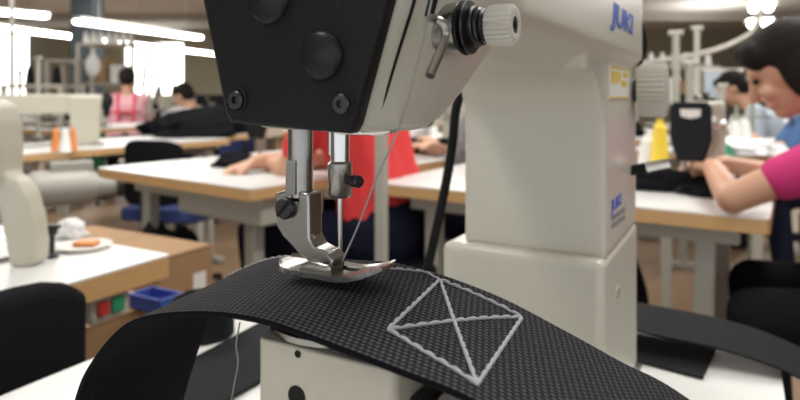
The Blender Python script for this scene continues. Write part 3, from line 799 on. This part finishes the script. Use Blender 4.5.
heap('cloth_bundle', 'black cloth bundle on the floor under the table of the person in red', Vector((-.74, 1.97, 0)), (.14, .15, .62), M['fabric'], 51, cat='bundle')
heap('cloth_bundle', 'black cloth bundle on the floor under the table of the woman in raspberry pink', Vector((.57, 1.58, 0)), (.10, .11, .60), M['fabric'], 57, cat='bundle')

# --- table B (left back) and its machine, motor, cones
tB = table('sewing_table', 'white sewing table with plywood edge and motor beneath, left background', Vector((-1.60, 2.55, 0)), .62, 1.15, -R(34))
q = Vector((-1.42, 2.98, TZ))
bgmachine('sewing_machine', 'big cream sewing machine on the left background table, behind the orange and white cones', Vector((-1.85, 2.90, TZ)), -R(62))
mo = empty('motor', P(72, 187, 2.62), -R(62), 'grey clutch motor hanging under the left background table', 'motor')
b = MB(); b.lathe((0, -.17, 0), (0, 1, 0), [(0, .02), (0, .055), (.02, .07), (.05, .075), (.22, .075), (.25, .068), (.27, .05), (.34, .045), (.34, 0)], 24); b.build('housing', M['motor'], mo)
b = MB(); b.bx(-.03, .03, -.08, .08, .06, TZ-.034-mo.location.z); b.build('bracket', M['motor'], mo, bevel=.005)
b = MB(); b.lathe((0, .17, 0), (0, 1, 0), [(0, .05), (.01, .055), (.03, .055), (.03, 0)], 20); b.build('pulley', M['darksteel'], mo)
for loc, rz_m, lb in (((-.60, 2.40, .64), -TH, 'grey clutch motor under the table of the person in red'), ((.50, 1.86, .64), -TH, 'grey clutch motor under the table of the woman in raspberry pink')):
    dup(mo, loc, rz_m, lb)
for i, (px, Y, m, lb, r) in enumerate(((56, 2.72, 'orange', 'orange thread cone on the left background table', .020), (65, 2.66, 'wcone', 'white thread cone between the orange cones on the left background table', .024), (73, 2.74, 'orange', 'right orange thread cone on the left background table', .018))):
    cone('thread_cone', (P(px, 150, Y).x, Y, TZ), M[m], lb, r, .105)

# --- the far rows: tables with machines
base_t = None
def ftable(px, Y, label, dx=.62, dy=1.2):
    global base_t
    p = P(px, 0, Y)
    if base_t is None:
        base_t = table('sewing_table', label, (p.x, p.y), dx, dy, -TH, group='far sewing tables'); return base_t
    return dup(base_t, (p.x, p.y, 0), -TH, label, 'far sewing tables')
ftable(210.0, 3.671, 'far white table under the heap of black fabric')
ftable(60, 4.3, 'far white table at left behind the cream machine')
ftable(310.0, 4.855, 'far white table behind the white fabric at left centre')
ftable(458, 2.62, 'far white table with plywood edge seen between the pole and the column')
ftable(795, 2.5, 'far white table behind the woman in raspberry pink')
ftable(752, 4.3, 'far white table below the paper notice at right')
ftable(638.9, 3.446, 'far white table just right of the column')
ftable(20, 6.2, 'far white table under the left window')
ftable(165, 6.6, 'far white table under the middle window')
ftable(300, 6.4, 'far white table hidden behind the black face plate')
ftable(420, 5.0, 'far white table below the bright tube by the column')
ftable(800, 5.4, 'farthest white table at the right')

mF = None
def fm(px, Y, label, back=.25, rz=0, dark=False, off=0):
    global mF
    p = P(px, 0, Y); p.z = TZ
    if mF is None:
        mF = bgmachine('sewing_machine', label, p, -TH+rz, group='far sewing machines'); return
    dup(mF, p, -TH+rz, label, 'far sewing machines', remat={'body': M['dark']} if dark else ({'face_plate': M['beige2']} if off else None))
def onrow(px, Y, d, e): # point on a table given its near corner: d along -x, e along +y
    p = P(px, 0, Y)-V*d+U*e; p.z = TZ; return p
def fmt(corner, d, e, label, rz=0, dark=False, off=0):
    global mF
    p = onrow(*corner, d, e)
    if mF is None:
        mF = bgmachine('sewing_machine', label, p, -TH+rz, group='far sewing machines'); return
    dup(mF, p, -TH+rz, label, 'far sewing machines', remat={'body': M['dark']} if dark else ({'face_plate': M['beige2']} if off else None))
fmt((60, 4.3), .30, .15, 'cream far machine in front of the left black cones', 0, off=1)
fmt((310.0, 4.855), .32, .12, 'cream far machine beside the white fabric heap', 0, off=1)
fmt((310.0, 4.855), .32, .70, 'far machine behind the white fabric heap, partly hidden by the black face plate')
fmt((795, 2.5), .42, .30, 'far machine with black face in front of the man in pale blue')
fmt((752, 4.3), .32, .10, 'far machine below the paper notice, near end of its table')
fmt((752, 4.3), .32, .68, 'far machine below the paper notice, far end of its table', off=1)
fmt((638.9, 3.446), .30, .12, 'far machine right of the stitch dial', off=1)
fmt((638.9, 3.446), .30, .70, 'far machine between the thread stands right of the column')
fmt((20, 6.2), .30, .30, 'small far machine under the left window', dark=True)
fmt((165, 6.6), .30, .25, 'small far machine under the middle window, near end', off=1)
fmt((165, 6.6), .30, .80, 'small far machine under the middle window, far end', dark=True)
fmt((420, 5.0), .30, .10, 'small far machine below the bright tube by the column', dark=True)
fmt((800, 5.4), .30, .30, 'farthest machine at the right behind the workers')
fmt((458, 2.62), .33, .40, 'far machine beside the worker in the purple cap')

# thread stands (poles with tops right of the column)
for px, Y, h, lb in ((676, 2.55, .50, 'tall thread stand nearest the stitch dial'), (697, 3.1, .58, 'second tall thread stand right of the stitch dial'), (690, 2.2, .36, 'low thread stand right of the column'), (723, 3.5, .30, 'thread stand before the paper notice'), (752, 3.6, .34, 'thread stand just right of the paper notice'), (38, 3.6, .46, 'thread stand behind the cream machine at left'), (150, 4.9, .40, 'thread stand right of the person in pink'), (20, 4.6, .42, 'thread stand below the left window'), (455, 3.2, .42, 'thread stand at the column edge')):
    thread_stand(Vector((P(px, 0, Y).x, Y, TZ)), lb, h)
for px, Y, m, r, h, lb in ((700, 3.3, 'wcone', .04, .14, 'white cone below the second tall thread stand'), (712, 3.3, 'wcone', .04, .12, 'white cone left of the paper notice'), (735, 3.0, 'wcone', .035, .12, 'white cone below the paper notice'), (745, 3.05, 'wcone', .035, .13, 'white cone right below the paper notice'), (726, 2.5, 'green', .03, .05, 'small green cone behind the hands of the woman in raspberry pink')):
    cone('thread_cone', (P(px, 0, Y).x, Y, TZ + .0), M[m], lb, r, h)

heap('fabric_pile', 'large heap of black fabric behind the table of the person in red', onrow(210.0, 3.671, .30, .35), (.30, .45, .17), M['fabric'], 22)
heap('fabric_pile', 'black fabric bunched on the table edge behind the empty black chair', onrow(210.0, 3.671, .14, .04), (.20, .24, .13), M['fabric'], 61)
heap('fabric_pile', 'rumpled black fabric on the far table, left end of the black heap', onrow(210.0, 3.671, .44, .16), (.17, .22, .12), M['fabric'], 67)
heap('fabric_pile', 'low heap of black fabric at the right of the large black heap', onrow(310.0, 4.855, .18, .05), (.24, .25, .09), M['fabric'], 25)
heap('fabric_pile', 'heap of white fabric left of the black face plate', onrow(310.0, 4.855, .15, .42), (.20, .28, .10), M['wfabric'], 29)
heap('fabric_pile', 'small pile of white fabric below the middle window', onrow(165, 6.6, .2, .5), (.25, .3, .12), M['wfabric'], 33)
heap('fabric_pile', 'pile of dark fabric on the table by the worker in the purple cap', onrow(458, 2.62, .22, .10), (.16, .14, .06), M['fabric'], 37)
heap('fabric_pile', 'pile of dark fabric on the far table right of the column', onrow(638.9, 3.446, .15, .35), (.14, .2, .08), M['fabric'], 41)
heap('fabric_pile', 'pile of white fabric on the far table of the man in pale blue', onrow(795, 2.5, .2, .12), (.14, .16, .06), M['wfabric'], 45)

# --- far people
def straps(t, k):
    X, che, neck, ld = k['X'], k['che'], k['neck'], k['ld']; bk = Vector((0, -1, .0))
    for sx in (-1, 1):
        b = MB(); b.tube(cr([neck+X*sx*.08-ld*.03+Vector((0, .06, .02)), neck+X*sx*.08+Vector((0, -.05, .015)), che+X*sx*.07+bk*.122, che+X*sx*.06-ld*.12+bk*.125], 12), .016, 8); b.build('apron_strap', M['redpink'], t)
    b = MB(); b.tube([che-X*.13-ld*.02+bk*.08, che-X*.06-ld*.02+bk*.13, che+X*.06-ld*.02+bk*.13, che+X*.13-ld*.02+bk*.08], .018, 8); b.build('apron_band', M['redpink'], t)
p = P(126, 0, 6.0)
person('person in a pink top with coral apron straps, seen from behind at left', (p.x, p.y), Vector((-.35, .94, 0)), .97, 'pink', 'fabric', lean=13, nod=20, vox=.012, extra=straps)
chair('stool', 'low black stool carrying the person in pink at left', (p.x+.02, p.y-.04), -R(75), None, 'dark')
p = P(218, 0, 5.2)
person('person with black hair in a white shirt bending left of the black face plate', (p.x, p.y), Vector((-.9, .35, 0)), .88, 'wfabric', 'navy', lean=36, nod=20, vox=.012)
chair('office_chair', 'blue seated office chair carrying the person in the white shirt', (p.x+.02, p.y), -TH, ('bluedark', 'dark'), 'bluedark', top=.78)
p = P(142, 0, 2.62)
chair('office_chair', 'empty black office chair behind the table of the person in red', (-1.10, 3.07), -TH-R(75), ('cloth', 'dark'), 'bluedark', top=.82, bw=.15)
def cap_(t, k):
    b = MB(); b.ell(k['H']((0, -.012, .055)), (.092, .104, .088), 16, k['hr']); b.build('cap', M['purple'], t, remesh=.012, smooth=2)
p = P(388, 0, 4.0)
person('worker with a purple cap and white shirt between the pole and the column', (p.x-.02, p.y), Vector((.75, .65, 0)), .92, 'wfabric', 'navy', lean=32, nod=25, vox=.012, extra=cap_, sleeve=.7)
chair('office_chair', 'dark office chair carrying the worker in the purple cap', (p.x-.05, p.y-.03), R(210), ('cloth', 'dark'), 'dark', top=.78)
p = Vector((.415, 2.45, 0))
person('worker in a grey patterned sleeve half hidden behind the column', (p.x+.06, p.y), Vector((-.9, .44, 0)), .95, 'pattern', 'navy', lean=15, nod=20, vox=.012, sleeve=1.5, hands=(P(432, 143, 2.6), P(429, 146, 2.45)))
chair('office_chair', 'dark office chair behind the column carrying the worker in the patterned sleeve', (p.x+.10, p.y-.02), -TH, ('cloth', 'dark'), 'dark', top=.78)
p = P(862, 0, 3.05)
person('man in a blue shirt behind the woman in raspberry pink', (p.x+.02, p.y), FACE, .95, 'mblue', 'navy', lean=34, nod=22, vox=.012, hands=(P(757, 139, 3.25), P(753, 141, 3.1)))
chair('office_chair', 'dark office chair carrying the man in blue', (p.x+.06, p.y-.02), -TH, ('cloth', 'dark'), 'dark', top=.78)
p = P(796, 0, 4.1)
person('man in a pale blue shirt, farthest worker at the right', (p.x, p.y), FACE, .95, 'lblue', 'navy', lean=34, nod=22, vox=.012)
chair('office_chair', 'dark office chair carrying the man in pale blue', (p.x+.04, p.y-.02), -TH, ('cloth', 'dark'), 'dark', top=.78)

# ------------------------------------------------------------------ lamps, cable, notices, shelves
def tube_lamp(p0, p1, label, w=.13, rods=True):
    p0, p1 = Vector(p0), Vector(p1); d = p1-p0; mid = (p0+p1)/2
    t = empty('ceiling_light', mid, math.atan2(d.y, d.x), label, 'light', 'hanging fluorescent lights'); L = d.length
    b = MB(); b.prism([(-w/2, .01), (w/2, .01), (w*.3, .05), (-w*.3, .05)], 'x', -L/2, L/2); b.build('housing', M['beam'], t, bevel=.004)
    for s in (-1, 1):
        b = MB(); b.tube([(-L/2+.03, s*w*.24, -.012), (L/2-.03, s*w*.24, -.012)], w*.16, 10); b.build('tube', M['lamp'], t)
        b = MB(); b.tube([(s*L*.35, 0, .05), (s*L*.35, 0, 2.93-mid.z)], .006, 6); b.build('hanger_rod', M['frame'], t)
    return t
def lampz(px, py, z): return P(px, py, z/((HY-py)/F))   # height above the eye -> distance
for a, c, lb in (((-70, 4), (49, 15), 'light tube at the upper left corner'), ((76, 20), (200, 37), 'long light tube right of the slate pillar'), ((-40, 21), (104, 40), 'light tube crossing the left window'), ((121, 42), (228, 55), 'light tube over the middle window')):
    tube_lamp(lampz(*a, 1.0), lampz(*c, 1.0), lb, .21)
for px, py, w, lb in ((760, 20, .36, 'nearest of the bright lights at the upper right'), (757, 46, .42, 'second of the bright lights at the upper right'), (762, 3, .30, 'light cut by the top frame edge at the upper right'), (441, 66, .22, 'small bright light tube left of the column')):
    a = lampz(px, py, 1.0); tube_lamp(a-U*.1, a+U*.4, lb, w)
b = MB(); b.tube(cr([P(640, 64, 5.0), P(690, 56, 5.1), P(715, 50, 5.2), P(735, 42, 5.4), P(752, 31, 5.8), P(762, 10, 6)], 30), .022, 8)
tag(b.build('hanging_cable', M['beam']), 'pale cable sagging below the ceiling towards the bright lights at the right', 'cable')
for px, py, Y, lb in ((12, 110, 5.2, 'white pole hanging before the left window'),):
    q = P(px, 0, Y); b = MB(); b.tube([(q.x, Y, TZ), (q.x, Y, 2.93)], .02, 8); tag(b.build('support_pole', M['beam']), lb, 'pole')
q = P(722, 88, 6.0); nb = empty('notice_board', q, 0, 'grey board with pale notices below the cable at the right', 'board')
b = MB(); b.bx(-.17, .17, -.01, .01, -.14, .16); b.build('panel', M['lblue'], nb)
b = MB(); b.bx(-.20, .20, -.02, .015, .16, .19); b.build('top_rail', M['paper'], nb)
for s in (-1, 1): MB().bx(s*.15-.012, s*.15+.012, .012, .035, -q.z, .1).build('stand_leg', M['frame'], nb)
def shelf(px, Y, w, h, label):
    q = P(px, 0, Y); t = empty('shelf_rack', (q.x, Y, 0), 0, label, 'shelf')
    for sx in (-1, 1):
        for sy in (-1, 1): MB().bx(sx*w/2-.02, sx*w/2+.02, sy*.18-.02, sy*.18+.02, 0, h).build('upright', M['beam'], t)
    for k in range(4): MB().bx(-w/2, w/2, -.19, .19, .12+k*(h-.15)/3, .15+k*(h-.15)/3).build('shelf_board', M['beam'], t)
    return t, q
t, q = shelf(70, 7.6, .36, 1.45, 'pale shelf rack right of the left window')
t2, q2 = shelf(112, 8.2, .7, 1.7, 'pale shelf rack behind the person in pink')
t3, q3 = shelf(430, 8.0, .8, 1.3, 'pale shelf rack far behind the pole')
t4, q4 = shelf(670, 7.0, .9, 1.35, 'pale shelf rack far behind the stitch dial')
for ix, (tt, qq, w_, h_, lb) in enumerate(((t2, q2, .7, 1.7, 'cone of white thread among those on the pale rack behind the person in pink'), (t3, q3, .8, 1.3, 'cone of white thread among those on the far rack behind the pole'), (t4, q4, .9, 1.35, 'cone of white thread among those on the far rack behind the stitch dial'))):
    for kk in range(7):
        o = cone('thread_cone', (0, 0, 0), M['wcone'], lb, .038, .15, 'cones on far rack %s' % ('behind the person in pink', 'behind the pole', 'behind the stitch dial')[ix])
        o.location = (qq.x-w_*.42+w_*.14*kk, qq.y-.10, .15+3*(h_-.15)/3)
t5, q5 = shelf(44, 5.6, .50, 1.12, 'pale shelf rack with two tall black cones on top below the left window')
t6, q6 = shelf(167, 8.0, .42, 1.00, 'low pale shelf rack with two black cones on top below the middle window')
for px, qq, h_, lb in ((30, q5, 1.12, 'left of the two tall black cones below the left window'), (57, q5, 1.12, 'right of the two tall black cones below the left window'), (159, q6, 1.0, 'left black cone below the middle window'), (174, q6, 1.0, 'right black cone below the middle window')):
    cone('thread_cone', (P(px, 0, qq.y).x, qq.y, h_), M['fabric'], lb, .042, .17)
def crate(px, z, Y, d, m, label):
    q = P(px, 0, Y); q.z = z
    t = empty('crate', q, 0, label, 'crate')
    b = MB(); b.bx(-d[0]/2, d[0]/2, -d[1]/2, d[1]/2, 0, d[2]); b.build('bin', M[m], t, bevel=.01)
    b = MB(); b.bx(-d[0]/2-.01, d[0]/2+.01, -d[1]/2-.01, d[1]/2+.01, d[2]-.02, d[2]+.01); b.build('rim', M[m], t, bevel=.004)
crate(88, 0, 7.8, (.32, .3, .95), 'green', 'tall green bin standing left of the person in pink')
sb = (1.7-.15)/3
crate(36, .15+2*(.97/3), 5.55, (.16, .24, .2), 'wcone', 'white carton on the rack with two tall black cones')
crate(56, .15+2*(.97/3), 5.55, (.14, .24, .16), 'fabric', 'black carton on the rack with two tall black cones')
crate(168, .15+2*(.85/3), 7.95, (.3, .24, .18), 'fabric', 'black carton on the rack below the middle window')
crate(102, .15+2*sb, 8.15, (.22, .24, .3), 'card', 'brown carton on the rack behind the person in pink')
crate(122, .15+2*sb, 8.15, (.2, .24, .22), 'wcone', 'white carton on the rack behind the person in pink')
crate(106, .15+1*sb, 8.15, (.22, .24, .25), 'fabric', 'black carton low on the rack behind the person in pink')
crate(424, .15+2*(1.15/3), 8.0, (.25, .24, .25), 'wcone', 'white carton on the far rack behind the pole')
crate(662, .15+2*.4, 7.0, (.3, .24, .26), 'wcone', 'white carton on the far rack behind the stitch dial')
crate(684, .15+2*.4, 7.0, (.25, .24, .22), 'card', 'brown carton on the far rack behind the stitch dial')
q = P(93, 66, 7.2); b = MB(); b.ell((0, 0, 0), (.09, .07, .13), 14); b.cap((0, 0, .12), (0, 0, .18), .03, .02); o = b.build('hanging_bag', M['wfabric'], None, remesh=.015, smooth=2); o.location = q
tag(o, 'white bag hanging right of the pale shelf rack in front of the slate pillar', 'bag')
b = MB(); b.tube([(q.x, q.y, q.z+.17), (q.x, q.y, 2.93)], .005, 6); tag(b.build('cord', M['frame']), 'cord holding the white bag at left', 'cord')

# ------------------------------------------------------------------ the room
XW, YB, YF, HC = 12.5, 18., -4., 2.93
def struct(name, b, m): return tag(b.build(name, m), kind='structure')
struct('floor', MB().bx(-XW, XW, YF, YB, -.1, 0), M['floor'])
struct('ceiling', MB().bx(-XW, XW, YF, YB, HC, HC+.1), M['ceil'])
wn = [(-11.9, -10.75, .95, 2.84), (-8.05, -6.25, .85, 2.60)]
b = MB(); xs = -XW
for x0, x1, z0, z1 in wn:
    b.bx(xs, x0, YB, YB+.2, 0, HC); b.bx(x0, x1, YB, YB+.2, 0, z0); b.bx(x0, x1, YB, YB+.2, z1, HC); xs = x1
b.bx(xs, XW, YB, YB+.2, 0, HC)
struct('wall_back', b, M['wall'])
struct('wall_left', MB().bx(-XW-.2, -XW, YF, YB+.2, 0, HC), M['wall'])
struct('wall_right', MB().bx(XW, XW+.2, YF, YB+.2, 0, HC), M['wall'])
for i, (x0, x1, z0, z1) in enumerate(wn):
    b = MB(); t = .06
    b.bx(x0, x0+t, YB+.04, YB+.12, z0, z1); b.bx(x1-t, x1, YB+.04, YB+.12, z0, z1); b.bx(x0+t, x1-t, YB+.04, YB+.12, z0, z0+t); b.bx(x0+t, x1-t, YB+.04, YB+.12, z1-t, z1)
    b.bx((x0+x1)/2-.03, (x0+x1)/2+.03, YB+.045, YB+.115, z0+t, z1-t)
    w = tag(b.build('window_%d' % (i+1), M['beam']), kind='structure')
    MB().bx(x0+t, x1-t, YB+.07, YB+.08, z0+t, z1-t).build('pane', M['pane'], w)
# pillar and beams
q = P(85, 0, 9.5); struct('trim_1', MB().bx(q.x-.17, q.x+.17, 9.4, 9.75, 0, HC), M['slate'])
for i, (yy, m) in enumerate(((6.5, 'beam'), (10.5, 'beam'), (14.5, 'beam'))):
    struct('trim_%d' % (i+2), MB().bx(-XW, XW, yy, yy+.25, HC-.16, HC), M[m])

# ------------------------------------------------------------------ light
def area(loc, sx, sy, e, col=(1, .98, .94), rz=0., tilt=0.):
    l = bpy.data.lights.new('fluorescent', 'AREA'); l.shape = 'RECTANGLE'; l.size = sx; l.size_y = sy; l.energy = e; l.color = col
    o = bpy.data.objects.new('fluorescent', l); COL.objects.link(o); o.location = loc; o.rotation_euler = (tilt, 0, rz)
for x, y, e in ((.55, .55, 10), (-.9, .1, 9), (-1.2, 2.2, 22), (1.5, 2.0, 22), (.2, 3.6, 26), (-3.2, 4.8, 30), (3.2, 4.6, 32), (-4, 9, 42), (1, 9, 45), (6, 9, 50), (-6, 14, 40), (4, 14, 45)):
    area((x, y, 2.35 if y < 3 else 2.7), .35, 1.3, e, rz=-TH)
for x, y in ((3.6, 8.5), (6.5, 13), (2, 13)): area((x, y, 2.0), .35, 1.3, 16, rz=-TH, tilt=math.pi)  # added uplights that brighten the ceiling, with no fixtures of their own
w = bpy.data.worlds.new('World'); scn.world = w; w.use_nodes = True
w.node_tree.nodes['Background'].inputs[0].default_value = (.92, .96, 1, 1); w.node_tree.nodes['Background'].inputs[1].default_value = .75

# ------------------------------------------------------------------ camera
cd = bpy.data.cameras.new('camera'); co = bpy.data.objects.new('camera', cd); COL.objects.link(co); scn.camera = co
co.location = (0, 0, CZ); co.rotation_euler = (R(90), 0, 0)
cd.sensor_width = 36; cd.lens = 36*F/800; cd.shift_y = (HY-200)/800; cd.clip_start = .02; cd.clip_end = 100
cd.dof.use_dof = True; cd.dof.focus_distance = .245; cd.dof.aperture_fstop = 12.0
scn.view_settings.view_transform = 'Standard'; scn.view_settings.look = 'None'; scn.view_settings.gamma = 1; scn.view_settings.use_curve_mapping = False
scn.view_settings.exposure = .66
